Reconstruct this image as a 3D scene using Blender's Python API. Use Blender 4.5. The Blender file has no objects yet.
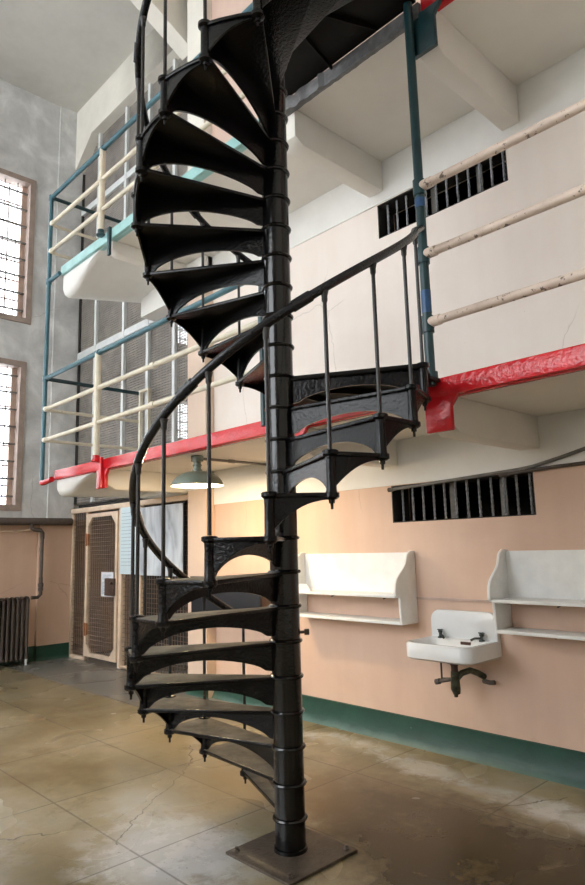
import bpy, bmesh, math, random
from mathutils import Vector, Matrix
C = bpy.context.scene.collection
rnd = random.Random(7)
PI = math.pi
R = math.radians

# ------------------------------------------------------------------ materials
def nodes(name):
    m = bpy.data.materials.new(name); m.use_nodes = True
    nt = m.node_tree
    return m, nt, nt.nodes['Principled BSDF']

def coords(nt, scale=(1, 1, 1)):
    tc = nt.nodes.new('ShaderNodeNewGeometry')
    mp = nt.nodes.new('ShaderNodeMapping'); mp.inputs['Scale'].default_value = scale
    nt.links.new(tc.outputs['Position'], mp.inputs['Vector'])
    return mp.outputs['Vector']

def noise(nt, vec, scale, detail=4, rough=.55, dist=0.0):
    n = nt.nodes.new('ShaderNodeTexNoise')
    n.inputs['Scale'].default_value = scale; n.inputs['Detail'].default_value = detail
    n.inputs['Roughness'].default_value = rough; n.inputs['Distortion'].default_value = dist
    nt.links.new(vec, n.inputs['Vector'])
    return n.outputs['Fac']

def ramp(nt, fac, stops):
    r = nt.nodes.new('ShaderNodeValToRGB')
    el = r.color_ramp.elements
    while len(el) < len(stops): el.new(.5)
    for e, (p, c) in zip(el, stops):
        e.position = p; e.color = (c[0], c[1], c[2], 1) if not isinstance(c, (int, float)) else (c, c, c, 1)
    nt.links.new(fac, r.inputs['Fac'])
    return r.outputs['Color']

def mix(nt, fac, a, b, mode='MIX'):
    n = nt.nodes.new('ShaderNodeMix'); n.data_type = 'RGBA'; n.blend_type = mode
    for s, v in ((n.inputs[0], fac), (n.inputs[6], a), (n.inputs[7], b)):
        if isinstance(v, (int, float)): s.default_value = v
        elif isinstance(v, tuple): s.default_value = (v[0], v[1], v[2], 1)
        else: nt.links.new(v, s)
    return n.outputs[2]

def math_(nt, op, a, b=0.0, c=0.0):
    n = nt.nodes.new('ShaderNodeMath'); n.operation = op
    for s, v in zip(n.inputs, (a, b, c)):
        if isinstance(v, (int, float)): s.default_value = v
        else: nt.links.new(v, s)
    return n.outputs[0]

def bump(nt, bsdf, h, strength=.2, dist=.01):
    b = nt.nodes.new('ShaderNodeBump'); b.inputs['Strength'].default_value = strength
    b.inputs['Distance'].default_value = dist
    nt.links.new(h, b.inputs['Height']); nt.links.new(b.outputs['Normal'], bsdf.inputs['Normal'])

def paint(name, col, rough=.5, var=.12, scale=6, bmp=.0, bscale=40, metal=0, chip=None, chip_at=.68, stretch=(1, 1, 1), spec=.5):
    """painted / plain surface with mottling, optional chipped flecks and bump"""
    m, nt, b = nodes(name)
    v = coords(nt, stretch)
    f = noise(nt, v, scale, 5, .6)
    lo = tuple(c * (1 - var) for c in col); hi = tuple(min(1, c * (1 + var)) for c in col)
    c = ramp(nt, f, [(.3, lo), (.7, hi)])
    if chip:
        g = noise(nt, v, scale * 3.1, 6, .65)
        k = ramp(nt, g, [(chip_at, 0.0), (chip_at + .03, 1.0)])
        c = mix(nt, k, c, chip)
    nt.links.new(c, b.inputs['Base Color'])
    b.inputs['Roughness'].default_value = rough; b.inputs['Metallic'].default_value = metal
    b.inputs['Specular IOR Level'].default_value = spec
    if bmp: bump(nt, b, noise(nt, v, bscale, 3), bmp, .01)
    return m

def emit(name, col, s):
    m, nt, b = nodes(name)
    b.inputs['Base Color'].default_value = (*col, 1)
    b.inputs['Emission Color'].default_value = (*col, 1); b.inputs['Emission Strength'].default_value = s
    return m

M = {}
M['black'] = paint('black_gloss_paint', (.0028, .003, .004), .2, .3, 8, .35, 60, chip=(.02, .016, .013), chip_at=.76, spec=.27)
M['dark_iron'] = paint('matte_dark_iron', (.008, .007, .006), .6, .3, 8, .1, 40, spec=.15)  # matte dark iron with little gloss, keeps the landing undersides black
M['pole'] = paint('black_pole_paint', (.003, .0033, .004), .15, .3, 8, .14, 45, chip=(.05, .045, .04), chip_at=.77, spec=.5)
M['rail'] = paint('black_rail_paint', (.010, .011, .015), .24, .3, 9, .3, 70, chip=(.10, .10, .11), chip_at=.72, spec=.4)
M['rod'] = paint('worn_rod_paint', (.022, .02, .02), .38, .3, 14, .3, 60, chip=(.16, .13, .10), chip_at=.66)
M['tread'] = paint('worn_tread_top', (.13, .115, .085), .75, .45, 9, .5, 80)
M['rust'] = paint('dirty_iron_plate', (.075, .058, .043), .5, .45, 9, .5, 40, chip=(.16, .10, .05), chip_at=.66)
M['teal'] = paint('dark_teal_paint', (.009, .042, .050), .35, .2, 8, .2, 40, chip=(.01, .012, .012), chip_at=.72)
M['blue'] = paint('blue_green_paint', (.055, .15, .19), .38, .2, 8, .2, 40)
M['mint'] = paint('mint_green_paint', (.30, .54, .53), .45, .14, 7, .2, 40, chip=(.55, .52, .45), chip_at=.74)
M['brightblue'] = paint('bright_blue_paint', (.02, .08, .20), .4, .3, 20)
M['green'] = paint('dark_green_paint', (.012, .075, .05), .35, .3, 5, .3, 25, chip=(.16, .25, .22), chip_at=.72)
M['red'] = paint('red_gloss_paint', (.62, .014, .022), .14, .12, 8, .55, 34, chip=(.30, .008, .012), chip_at=.7)
M['cream_rail'] = paint('cream_rail_paint', (.72, .66, .53), .45, .12, 7, .2, 40, chip=(.33, .24, .16), chip_at=.67)
M['pink_rail'] = paint('pinkish_rail_paint', (.66, .53, .44), .45, .14, 7, .25, 40, chip=(.17, .12, .09), chip_at=.59)
M['cream'] = paint('cream_plaster', (.80, .77, .70), .8, .07, 2.2, .15, 14, chip=(.55, .52, .47), chip_at=.8)
M['soffit'] = paint('slab_soffit_plaster', (.79, .76, .70), .8, .05, 1.5, .1, 14, chip=(.42, .39, .34), chip_at=.8)
M['whiteband'] = paint('white_band_plaster', (.82, .81, .78), .75, .05, 2.5, .1, 12)
M['white'] = paint('white_shelf_paint', (.86, .86, .84), .45, .06, 9, .08, 50, chip=(.5, .46, .38), chip_at=.78)
M['porcelain'] = paint('white_porcelain', (.80, .81, .81), .15, .03, 4)
M['grime'] = paint('dark_drain_grime', (.07, .035, .025), .5, .3, 30)
M['brass'] = paint('tarnished_brass', (.08, .085, .06), .4, .5, 25, metal=.7, chip=(.35, .22, .09), chip_at=.64)
M['chrome'] = paint('dull_chrome', (.10, .12, .12), .28, .3, 20, metal=.9)
M['wire'] = paint('rusty_brown_wire', (.19, .135, .10), .6, .3, 12)
M['screen_wire'] = paint('grey_brown_wire', (.36, .33, .30), .6, .25, 5)
M['tan'] = paint('tan_frame_paint', (.74, .58, .44), .5, .14, 7, .1, 40, chip=(.30, .17, .10), chip_at=.68)
M['steel'] = paint('white_steel_frame', (.66, .68, .68), .45, .1, 6)
M['dark'] = paint('near_black_matte', (.035, .032, .03), .9, .3, 2)  # near-black colour puts shade behind the cage and inside the vents
M['backroom'] = paint('dim_backroom_plaster', (.30, .27, .25), .9, .2, 2)
M['bars'] = paint('twisted_bar_iron', (.27, .28, .30), .4, .3, 20, metal=.3)
M['lampgreen'] = paint('grey_green_enamel', (.17, .21, .17), .35, .12, 12)
M['lampwhite'] = paint('white_enamel', (.85, .83, .75), .4, .02, 5)
M['bulb'] = emit('bulb_glow', (1, .82, .55), 9)
M['conduit'] = paint('grey_conduit', (.16, .15, .135), .45, .3, 14)
M['iron'] = paint('dark_brown_iron', (.085, .065, .055), .5, .3, 10, .2, 30)
M['radiator'] = paint('brown_radiator_iron', (.06, .045, .038), .42, .3, 10, .2, 30, chip=(.28, .22, .18), chip_at=.72)
M['wframe'] = paint('brown_window_frame', (.36, .28, .24), .6, .2, 6)
M['wpink'] = paint('pink_window_jamb', (.55, .40, .33), .6, .15, 6)
M['board'] = paint('slate_board', (.010, .013, .020), .5, .12, 4)
M['paper'] = paint('white_paper', (.80, .81, .86), .8, .03, 20)
M['sheet'] = paint('pale_blue_sheet', (.66, .80, .86), .35, .03, 3)
M['ink'] = paint('grey_ink', (.40, .48, .53), .8, .05, 20)
M['lock'] = paint('brown_lock_box', (.085, .055, .045), .45, .3, 20)
M['lug'] = paint('broken_concrete', (.17, .17, .175), .9, .4, 9, .8, 22, chip=(.34, .30, .23), chip_at=.66)

def glass():
    m, nt, b = nodes('window_glass')
    b.inputs['Base Color'].default_value = (.97, .98, 1, 1); b.inputs['Roughness'].default_value = .02
    b.inputs['Transmission Weight'].default_value = 1; b.inputs['IOR'].default_value = 1.01
    return m
M['glass'] = glass()

def plaster(name, cols, scale=1.3, rough=.75, b=.15, crack=True):
    m, nt, bs = nodes(name)
    v = coords(nt)
    c = ramp(nt, noise(nt, v, scale, 6, .6, .4), [(.28, cols[0]), (.52, cols[1]), (.72, cols[2])])
    c = mix(nt, .07, c, ramp(nt, noise(nt, coords(nt, (5, 5, .5)), 1.6, 4), [(.35, .25), (.65, .95)]), 'SOFT_LIGHT')
    if crack:
        vo = nt.nodes.new('ShaderNodeTexVoronoi'); vo.feature = 'DISTANCE_TO_EDGE'
        vo.inputs['Scale'].default_value = .55
        mv = nt.nodes.new('ShaderNodeVectorMath'); mv.operation = 'ADD'
        nz = nt.nodes.new('ShaderNodeTexNoise'); nz.inputs['Scale'].default_value = 3; nz.inputs['Detail'].default_value = 5
        mv.operation = 'MULTIPLY_ADD'; mv.inputs[1].default_value = (.22, .22, .22)
        nt.links.new(v, nz.inputs['Vector']); nt.links.new(nz.outputs['Color'], mv.inputs[0]); nt.links.new(v, mv.inputs[2])
        nt.links.new(mv.outputs[0], vo.inputs['Vector'])
        k = ramp(nt, vo.outputs['Distance'], [(.0, .4), (.003, 0.0)])
        gate = ramp(nt, noise(nt, v, .8, 2), [(.55, 0.0), (.6, 1.0)])
        k = mix(nt, 1.0, k, gate, 'MULTIPLY')
        c = mix(nt, k, c, tuple(x * .45 for x in cols[0]))
        sp = ramp(nt, noise(nt, v, 26, 2), [(.76, 0.0), (.79, .6)])
        c = mix(nt, sp, c, tuple(x * .5 for x in cols[0]))
    nt.links.new(c, bs.inputs['Base Color']); bs.inputs['Roughness'].default_value = rough
    bump(nt, bs, noise(nt, v, 9, 5), b, .015)
    return m
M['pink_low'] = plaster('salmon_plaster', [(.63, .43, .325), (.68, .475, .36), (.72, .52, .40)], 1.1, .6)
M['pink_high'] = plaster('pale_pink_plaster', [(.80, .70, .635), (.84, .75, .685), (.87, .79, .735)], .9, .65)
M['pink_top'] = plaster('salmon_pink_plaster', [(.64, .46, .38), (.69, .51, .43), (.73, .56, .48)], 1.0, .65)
M['pilaster'] = plaster('pale_pilaster_plaster', [(.66, .50, .39), (.70, .54, .43), (.73, .57, .46)], 1.5, .65, crack=False)
M['salmon_dado'] = plaster('salmon_dado_plaster', [(.58, .40, .30), (.63, .44, .33), (.67, .48, .37)], 1.4, .6)
M['greywall'] = plaster('grey_peeling_plaster', [(.46, .46, .46), (.63, .63, .625), (.84, .84, .84)], 2.1, .85, .4)
M['ceiling'] = plaster('grey_ceiling_plaster', [(.58, .57, .53), (.66, .65, .61), (.70, .69, .65)], .8, .85, .15, False)

def baseboard_mat():
    m, nt, b = nodes('scuffed_green_baseboard')
    v = coords(nt)
    c = ramp(nt, noise(nt, v, 5, 5, .6), [(.3, (.006, .045, .03)), (.7, (.01, .065, .043))])
    sep = nt.nodes.new('ShaderNodeSeparateXYZ'); nt.links.new(v, sep.inputs[0])
    h = math_(nt, 'ADD', sep.outputs[2], math_(nt, 'MULTIPLY', math_(nt, 'SUBTRACT', noise(nt, v, 3.5, 5, .6), .5), .09))
    c = mix(nt, ramp(nt, h, [(.010, .55), (.05, 0.0)]), c, (.11, .19, .165))
    g = noise(nt, v, 14, 6, .65)
    c = mix(nt, ramp(nt, g, [(.70, 0.0), (.73, 1.0)]), c, (.20, .27, .24))
    nt.links.new(c, b.inputs['Base Color']); b.inputs['Roughness'].default_value = .4
    bump(nt, b, noise(nt, v, 18, 4), .3, .01)
    return m
M['basegreen'] = baseboard_mat()

def floor_mat():
    m, nt, b = nodes('stained_concrete')
    v = coords(nt)
    sep = nt.nodes.new('ShaderNodeSeparateXYZ'); nt.links.new(v, sep.inputs[0])
    x, y = sep.outputs[0], sep.outputs[1]
    n1 = noise(nt, v, .8, 3, .5, .3); n2 = noise(nt, v, 2.4, 6, .6, .2); n3 = noise(nt, v, 9, 6, .7)
    c = ramp(nt, n1, [(.28, (.15, .12, .062)), (.42, (.235, .19, .108)), (.57, (.31, .26, .165)), (.72, (.36, .33, .255))])
    c = mix(nt, .35, c, ramp(nt, n3, [(.3, (.36, .36, .36)), (.7, (.66, .655, .65))]), 'OVERLAY')
    # every slab cured to its own tone
    cm = nt.nodes.new('ShaderNodeCombineXYZ')
    nt.links.new(math_(nt, 'FLOOR', math_(nt, 'DIVIDE', math_(nt, 'ADD', x, 4.15), 1.02)), cm.inputs[0])
    nt.links.new(math_(nt, 'FLOOR', math_(nt, 'DIVIDE', math_(nt, 'SUBTRACT', y, 1.86), .82)), cm.inputs[1])
    wn = nt.nodes.new('ShaderNodeTexWhiteNoise'); wn.noise_dimensions = '2D'; nt.links.new(cm.outputs[0], wn.inputs['Vector'])
    c = mix(nt, .35, c, ramp(nt, wn.outputs['Value'], [(0.0, (.36, .35, .33)), (1.0, (.6, .6, .6))]), 'OVERLAY')
    def spot(cx, cy, rx, ry, amp, edge=.4, nzy=.9):
        dx = math_(nt, 'DIVIDE', math_(nt, 'SUBTRACT', x, cx), rx)
        dy = math_(nt, 'DIVIDE', math_(nt, 'SUBTRACT', y, cy), ry)
        d = math_(nt, 'SQRT', math_(nt, 'ADD', math_(nt, 'MULTIPLY', dx, dx), math_(nt, 'MULTIPLY', dy, dy)))
        d = math_(nt, 'ADD', d, math_(nt, 'MULTIPLY', math_(nt, 'SUBTRACT', n2, .5), nzy))
        d = math_(nt, 'ADD', d, math_(nt, 'MULTIPLY', math_(nt, 'SUBTRACT', n3, .5), .5))
        s_ = ramp(nt, d, [(max(0, 1 - edge), 1.0), (1.0, 0.0)])
        return mix(nt, 1.0, s_, (amp, amp, amp), 'MULTIPLY')
    # grey cement strip along the end of the hall
    gs = math_(nt, 'MULTIPLY', ramp(nt, math_(nt, 'SUBTRACT', y, 3.0), [(.48, 0.0), (.50, 1.0)]), ramp(nt, math_(nt, 'ADD', math_(nt, 'MULTIPLY', x, -.1), 0.0), [(.50, 0.0), (.56, 1.0)]))
    c = mix(nt, math_(nt, 'MULTIPLY', gs, .85), c, (.20, .20, .195))
    # worn pale paint, white efflorescence along the wall, dark oily stains
    for cx, cy, rx, ry, amp, col, e, ny in (
            (-1.7, 2.95, 1.35, .85, .95, (.036, .023, .006), .45, .6),
            (-2.6, 3.15, .85, .55, .85, (.085, .06, .027), .6, .6),
            (-3.3, 2.9, .8, .5, .5, (.34, .23, .10), .7, .7),
            (-4.9, 3.1, 1.1, .55, .45, (.40, .31, .17), .8, .7),
            (-3.05, 1.98, .62, .42, .85, (.52, .52, .52), .5, .9),
            (-3.6, 2.2, .5, .3, .6, (.50, .47, .40), .6, .9),
            (-3.6, 3.98, .8, .17, .75, (.52, .46, .35), .7, 1.2),
            (-2.75, 3.87, .40, .16, .95, (.56, .53, .46), .6, 1.4),
            (-2.2, 3.8, .45, .14, .6, (.52, .50, .45), .6, 1.4),
            (-1.75, 3.75, .40, .2, .9, (.52, .50, .46), .6, 1.4)):
        c = mix(nt, spot(cx, cy, rx, ry, amp, e, ny), c, col)
    fl = ramp(nt, noise(nt, v, 5.5, 8, .72), [(.50, 0.0), (.55, 1.0)])
    for cx, cy, rx, ry, amp in ((-3.1, 1.98, .75, .5, .7), (-2.75, 3.86, .55, .2, .75), (-1.8, 3.76, .6, .22, .7), (-3.7, 3.98, .8, .2, .6), (-4.3, 1.3, .9, .5, .3)):
        c = mix(nt, mix(nt, 1.0, spot(cx, cy, rx, ry, amp, .7, .5), fl, 'MULTIPLY'), c, (.60, .59, .57))
    st = ramp(nt, noise(nt, v, 3.3, 8, .7, .3), [(.54, 0.0), (.66, .45)])
    c = mix(nt, st, c, (.17, .125, .065))
    spk = ramp(nt, noise(nt, v, 38, 3, .6), [(.68, 0.0), (.72, .6)])
    c = mix(nt, spk, c, (.07, .06, .045))
    # joints every 1.02 m by .82 m
    def joint(o, off, step):
        f = math_(nt, 'ABSOLUTE', math_(nt, 'SUBTRACT', math_(nt, 'FRACT', math_(nt, 'DIVIDE', math_(nt, 'SUBTRACT', o, off), step)), .5))
        return math_(nt, 'MULTIPLY', f, step)
    j = math_(nt, 'MINIMUM', joint(x, -4.15 - .51, 1.02), joint(y, 1.86 - .41, .82))
    k = ramp(nt, j, [(.003, .5), (.008, 0.0)])
    # two long cracks wandering across the slabs by the stair foot
    w2_ = nt.nodes.new('ShaderNodeVectorMath'); w2_.operation = 'MULTIPLY_ADD'; w2_.inputs[1].default_value = (.12, .12, 0)
    nz2 = nt.nodes.new('ShaderNodeTexNoise'); nz2.inputs['Scale'].default_value = 9; nz2.inputs['Detail'].default_value = 5
    nt.links.new(v, nz2.inputs['Vector']); nt.links.new(nz2.outputs['Color'], w2_.inputs[0]); nt.links.new(v, w2_.inputs[2])
    sp2 = nt.nodes.new('ShaderNodeSeparateXYZ'); nt.links.new(w2_.outputs[0], sp2.inputs[0])
    cx_, cy_ = math_(nt, 'SUBTRACT', sp2.outputs[0], .06), math_(nt, 'SUBTRACT', sp2.outputs[1], .06)
    def seg(a, b_):
        ux, uy = b_[0] - a[0], b_[1] - a[1]; L_ = math.hypot(ux, uy); ux /= L_; uy /= L_
        px_, py_ = math_(nt, 'SUBTRACT', cx_, a[0]), math_(nt, 'SUBTRACT', cy_, a[1])
        tt = math_(nt, 'ADD', math_(nt, 'MULTIPLY', px_, ux), math_(nt, 'MULTIPLY', py_, uy))
        tt = math_(nt, 'MINIMUM', math_(nt, 'MAXIMUM', tt, 0.0), L_)
        qx = math_(nt, 'SUBTRACT', px_, math_(nt, 'MULTIPLY', tt, ux)); qy = math_(nt, 'SUBTRACT', py_, math_(nt, 'MULTIPLY', tt, uy))
        return math_(nt, 'SQRT', math_(nt, 'ADD', math_(nt, 'MULTIPLY', qx, qx), math_(nt, 'MULTIPLY', qy, qy)))
    cd_ = None
    for line in (((-4.50, 3.11), (-4.14, 2.87), (-3.96, 2.66), (-3.76, 2.36), (-3.53, 2.04), (-3.34, 1.85)), ((-3.70, 1.70), (-3.95, 1.30), (-3.9, .9)), ((-1.9, 4.0), (-2.3, 3.3))):
        for a_, b2_ in zip(line, line[1:]):
            d_ = seg(a_, b2_); cd_ = d_ if cd_ is None else math_(nt, 'MINIMUM', cd_, d_)
    lc = ramp(nt, cd_, [(.002, .8), (.0065, 0.0)])
    k = mix(nt, 1.0, k, lc, 'LIGHTEN')
    c = mix(nt, k, c, (.05, .04, .025))
    nt.links.new(c, b.inputs['Base Color'])
    r = ramp(nt, noise(nt, v, 1.2, 2, .5, .2), [(.3, .17), (.7, .34)])
    nt.links.new(r, b.inputs['Roughness'])
    b.inputs['Specular IOR Level'].default_value = .42
    bump(nt, b, noise(nt, v, 6, 5), .08, .01)
    return m
M['floor'] = floor_mat()

def picture_mat():
    m, nt, b = nodes('blurred_grey_print')
    v = coords(nt, (1, 1, .35))
    c = ramp(nt, noise(nt, v, 5.5, 3, .5, .8), [(.30, (.22, .25, .30)), (.42, (.46, .51, .58)), (.56, (.62, .68, .75)), (.70, (.74, .79, .85))])
    nt.links.new(c, b.inputs['Base Color']); b.inputs['Roughness'].default_value = .25
    return m
M['print'] = picture_mat()

# ------------------------------------------------------------------ mesh helpers
class MB:
    def __init__(s): s.bm = bmesh.new()
    def face(s, vs, mi=0):
        try:
            f = s.bm.faces.new(vs); f.material_index = mi
            return f
        except ValueError: return None
    def box(s, x0, y0, z0, x1, y1, z1, mi=0):
        v = [s.bm.verts.new((x, y, z)) for z in (z0, z1) for y in (y0, y1) for x in (x0, x1)]
        for q in ((0, 2, 3, 1), (4, 5, 7, 6), (0, 1, 5, 4), (2, 6, 7, 3), (0, 4, 6, 2), (1, 3, 7, 5)): s.face([v[i] for i in q], mi)
        return s
    def prism(s, pts, d, mi=0, top_mi=None):
        """polygon of 3-D points extruded by vector d"""
        d = Vector(d); a = [s.bm.verts.new(p) for p in pts]; b = [s.bm.verts.new(Vector(p) + d) for p in pts]
        n = len(pts)
        s.face(list(reversed(a)), mi); s.face(b, mi if top_mi is None else top_mi)
        for i in range(n): s.face([a[i], a[(i + 1) % n], b[(i + 1) % n], b[i]], mi)
        return s
    def loops(s, rings, cap0=True, cap1=True, closed=True, mi=0):
        L = [[s.bm.verts.new(p) for p in r] for r in rings]
        for a, b in zip(L, L[1:]):
            n = len(a)
            for i in range(n if closed else n - 1): s.face([a[i], a[(i + 1) % n], b[(i + 1) % n], b[i]], mi)
        if cap0: s.face(list(reversed(L[0])), mi)
        if cap1: s.face(L[-1], mi)
        return s
    def tube(s, path, r, n=12, mi=0, caps=True):
        P = [Vector(p) for p in path]; rs = r if isinstance(r, (list, tuple)) else [r] * len(P)
        rings = []; u = None
        for i, p in enumerate(P):
            t = (P[min(i + 1, len(P) - 1)] - P[max(i - 1, 0)])
            if t.length < 1e-9: t = Vector((0, 0, 1))
            t.normalize()
            if u is None:
                u = t.orthogonal().normalized()
            else:
                u = (u - t * u.dot(t))
                if u.length < 1e-6: u = t.orthogonal()
                u.normalize()
            w = t.cross(u)
            rings.append([p + rs[i] * (math.cos(2 * PI * k / n) * u + math.sin(2 * PI * k / n) * w) for k in range(n)])
        return s.loops(rings, caps, caps, True, mi)
    def lathe(s, prof, o=(0, 0, 0), n=24, mi=0, cap0=True, cap1=True):
        o = Vector(o)
        return s.loops([[o + Vector((r * math.cos(2 * PI * k / n), r * math.sin(2 * PI * k / n), z)) for k in range(n)] for r, z in prof], cap0, cap1, True, mi)
    def torus(s, o, R_, r, n=28, k=8, flat=1.0, mi=0):
        o = Vector(o); g = []
        for i in range(n):
            a = 2 * PI * i / n
            g.append([s.bm.verts.new(o + Vector(((R_ + r * math.cos(2 * PI * j / k)) * math.cos(a), (R_ + r * math.cos(2 * PI * j / k)) * math.sin(a), flat * r * math.sin(2 * PI * j / k)))) for j in range(k)])
        for i in range(n):
            for j in range(k): s.face([g[i][j], g[(i + 1) % n][j], g[(i + 1) % n][(j + 1) % k], g[i][(j + 1) % k]], mi)
        return s
    def build(s, name, mats, parent=None, bev=0, ang=35):
        bm = s.bm
        bmesh.ops.remove_doubles(bm, verts=bm.verts, dist=1e-6)
        if bev:
            ed = [e for e in bm.edges if len(e.link_faces) == 2 and e.calc_face_angle(0) > R(50)]
            bmesh.ops.bevel(bm, geom=ed, offset=bev, segments=2, affect='EDGES', profile=.5, clamp_overlap=True)
        bmesh.ops.recalc_face_normals(bm, faces=bm.faces)
        me = bpy.data.meshes.new(name); bm.to_mesh(me); bm.free()
        for m in (mats if isinstance(mats, (list, tuple)) else [mats]): me.materials.append(m)
        me.polygons.foreach_set('use_smooth', [True] * len(me.polygons))
        try: me.set_sharp_from_angle(angle=R(ang))
        except Exception: pass
        o = bpy.data.objects.new(name, me); C.objects.link(o)
        if parent: o.parent = parent
        return o

def thing(name, label, cat, loc=(0, 0, 0), group=None):
    o = bpy.data.objects.new(name, None); C.objects.link(o); o.location = loc
    o.empty_display_size = .1
    return tag(o, label, cat, group)
def tag(o, label, cat, group=None):
    o['label'] = label; o['category'] = cat
    if group: o['group'] = group
    return o
def struct(o): o['kind'] = 'structure'; return o
def sbox(name, mat, *b, bev=0):
    return struct(MB().box(*b).build(name, mat, bev=bev))
def place(o, wx, wy, wz): o.location = (wx, wy, wz); return o
def dup(o, parent, loc=None, rz=None):
    c = o.copy(); C.objects.link(c); c.parent = parent
    if loc is not None: c.location = loc
    if rz is not None: c.rotation_euler = (0, 0, rz)
    for ch in list(o.children): dup(ch, c)
    return c
def arc(cx, cy, r, a0, a1, n):
    return [(cx + r * math.cos(R(a0 + (a1 - a0) * i / n)), cy + r * math.sin(R(a0 + (a1 - a0) * i / n))) for i in range(n + 1)]

# ------------------------------------------------------------------ constants (metres; camera eye over the origin)
EYE = 1.52
WY = 4.27                     # pink wall plane
SY = 4.45                     # mesh screen plane
LX = -9.58                    # end wall plane
GY = 3.18                     # gallery edge
RX = 5.0                      # how far the hall is built to the right
G2, G3 = 2.46, 4.96           # gallery floor levels
CZ = 8.85                     # ceiling

# ------------------------------------------------------------------ setting
struct(MB().box(LX - .3, -9, -.1, RX, 8, 0).build('floor', M['floor']))
struct(MB().box(LX - .3, -9, CZ, RX, 8, CZ + .2).build('ceiling', M['ceiling']))

def wall_with_holes(name, mat, axis, pos, th, u0, u1, z0, z1, holes):
    """wall panel with rectangular holes; axis 'y' => plane y=pos, u is x; axis 'x' => plane x=pos, u is y"""
    us = sorted({u0, u1, *[h[0] for h in holes], *[h[1] for h in holes]}); zs = sorted({z0, z1, *[h[2] for h in holes], *[h[3] for h in holes]})
    b = MB()
    for i in range(len(us) - 1):
        # merge vertical runs
        run = None
        for j in range(len(zs) - 1):
            cu, cz = (us[i] + us[i + 1]) / 2, (zs[j] + zs[j + 1]) / 2
            hole = any(h[0] < cu < h[1] and h[2] < cz < h[3] for h in holes)
            if not hole:
                run = [zs[j], zs[j + 1]] if run is None else [run[0], zs[j + 1]]
            if run and (hole or j == len(zs) - 2):
                if axis == 'y': b.box(us[i], pos, run[0], us[i + 1], pos + th, run[1])
                else: b.box(pos - th, us[i], run[0], pos, us[i + 1], run[1])
                run = None
    return struct(b.build(name, mat))

V1 = (-3.29, -2.065, 1.69, 1.99)      # vent under the lower gallery
V2 = (-3.285, -2.06, 4.165, 4.48)     # vent under the upper gallery
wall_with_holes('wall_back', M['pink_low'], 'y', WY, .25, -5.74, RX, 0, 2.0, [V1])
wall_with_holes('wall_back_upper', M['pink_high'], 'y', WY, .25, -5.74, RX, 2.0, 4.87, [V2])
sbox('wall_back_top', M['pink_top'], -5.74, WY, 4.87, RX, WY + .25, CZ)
sbox('trim_1', M['whiteband'], -5.74, WY - .012, 1.995, RX, WY + .02, 2.37)
sbox('trim_2', M['whiteband'], -5.74, WY - .012, 4.485, RX, WY + .02, 4.87)
sbox('trim_3', M['pilaster'], -6.04, 4.15, 0, -5.70, 4.6, 4.49)
sbox('trim_9', M['cream'], -6.04, 4.15, 4.87, -5.70, 4.6, CZ)
sbox('trim_10', M['cream'], -6.03, 4.2, 4.485, -5.70, 4.6, 4.875)
sbox('trim_4', M['whiteband'], -7.08, 4.14, 4.49, -5.70, 4.45, 4.855)
sbox('trim_5', M['whiteband'], -7.15, 4.14, 2.165, -5.70, 4.43, 2.36)
# dark cell interiors behind the wall
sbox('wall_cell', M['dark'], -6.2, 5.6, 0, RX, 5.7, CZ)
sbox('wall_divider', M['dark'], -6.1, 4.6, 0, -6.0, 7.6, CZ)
sbox('wall_far', M['backroom'], LX - .3, 7.6, 0, -6.0, 7.75, CZ)
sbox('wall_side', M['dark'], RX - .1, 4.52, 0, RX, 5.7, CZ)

# end wall with two tall windows in the hall and one in the room behind the screen
W1 = (2.27, 3.70, 4.98, 7.36)
W2 = (2.23, 3.66, 2.14, 4.38)
W3 = (6.25, 7.2, 3.4, 4.25)
W4 = (6.25, 7.2, 5.15, 6.0)
wall_with_holes('wall_left', M['greywall'], 'x', LX, .3, -9, 7.6, 2.02, CZ, [W1, W2, W3, W4, (-.6, .83, 5.06, 7.36), (-.6, .83, 2.14, 4.33), (-3.4, -1.97, 5.06, 7.36), (-3.4, -1.97, 2.14, 4.33)])
sbox('wall_left_lower', M['salmon_dado'], LX - .3, -9, 0, LX, 7.6, 2.02)
sbox('trim_6', M['greywall'], LX, 4.05, 2.02, LX + .03, 4.45, CZ)
sbox('trim_7', M['salmon_dado'], LX, 3.93, 0, LX + .06, 4.45, 2.02)
struct(MB().box(LX, -9, 0, LX + .02, 3.93, .21).box(LX, 3.93, 0, LX + .075, 4.44, .21).build('baseboard_left', M['basegreen']))
b = MB().prism([(-5.70, WY, 0), (-5.70, 4.205, 0), (-5.70, 4.222, .02), (-5.70, 4.25, .075), (-5.70, 4.258, .195), (-5.70, WY, .2)], (RX + 5.7, 0, 0))
b.box(-6.05, 4.13, 0, -5.69, 4.16, .2)
struct(b.build('baseboard_back', M['basegreen']))

# wall over the mesh screen: an opening with clipped corners
op = [(-9.45, 0), (-9.45, 7.78), (-9.0, 8.2), (-6.62, 8.2), (-6.30, 7.95), (-6.30, 0)]
b = MB()
for quad in ([(LX, 7.80), (-9.5, 7.82), (-9.0, 8.2), (-9.0, CZ), (LX, CZ)],
             [(-9.0, 8.2), (-6.62, 8.2), (-6.62, CZ), (-9.0, CZ)], [(-6.62, 8.2), (-6.30, 7.95), (-6.2, 7.95), (-6.2, CZ), (-6.62, CZ)],
             [(-6.30, 2.2), (-6.2, 2.2), (-6.2, 7.95), (-6.30, 7.95)]):
    zmin = 2.25
    q = [(x, max(z, zmin)) for x, z in quad]
    b.prism([(x, 4.33, z) for x, z in q], (0, .17, 0))
struct(b.build('wall_over_screen', M['cream']))
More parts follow.
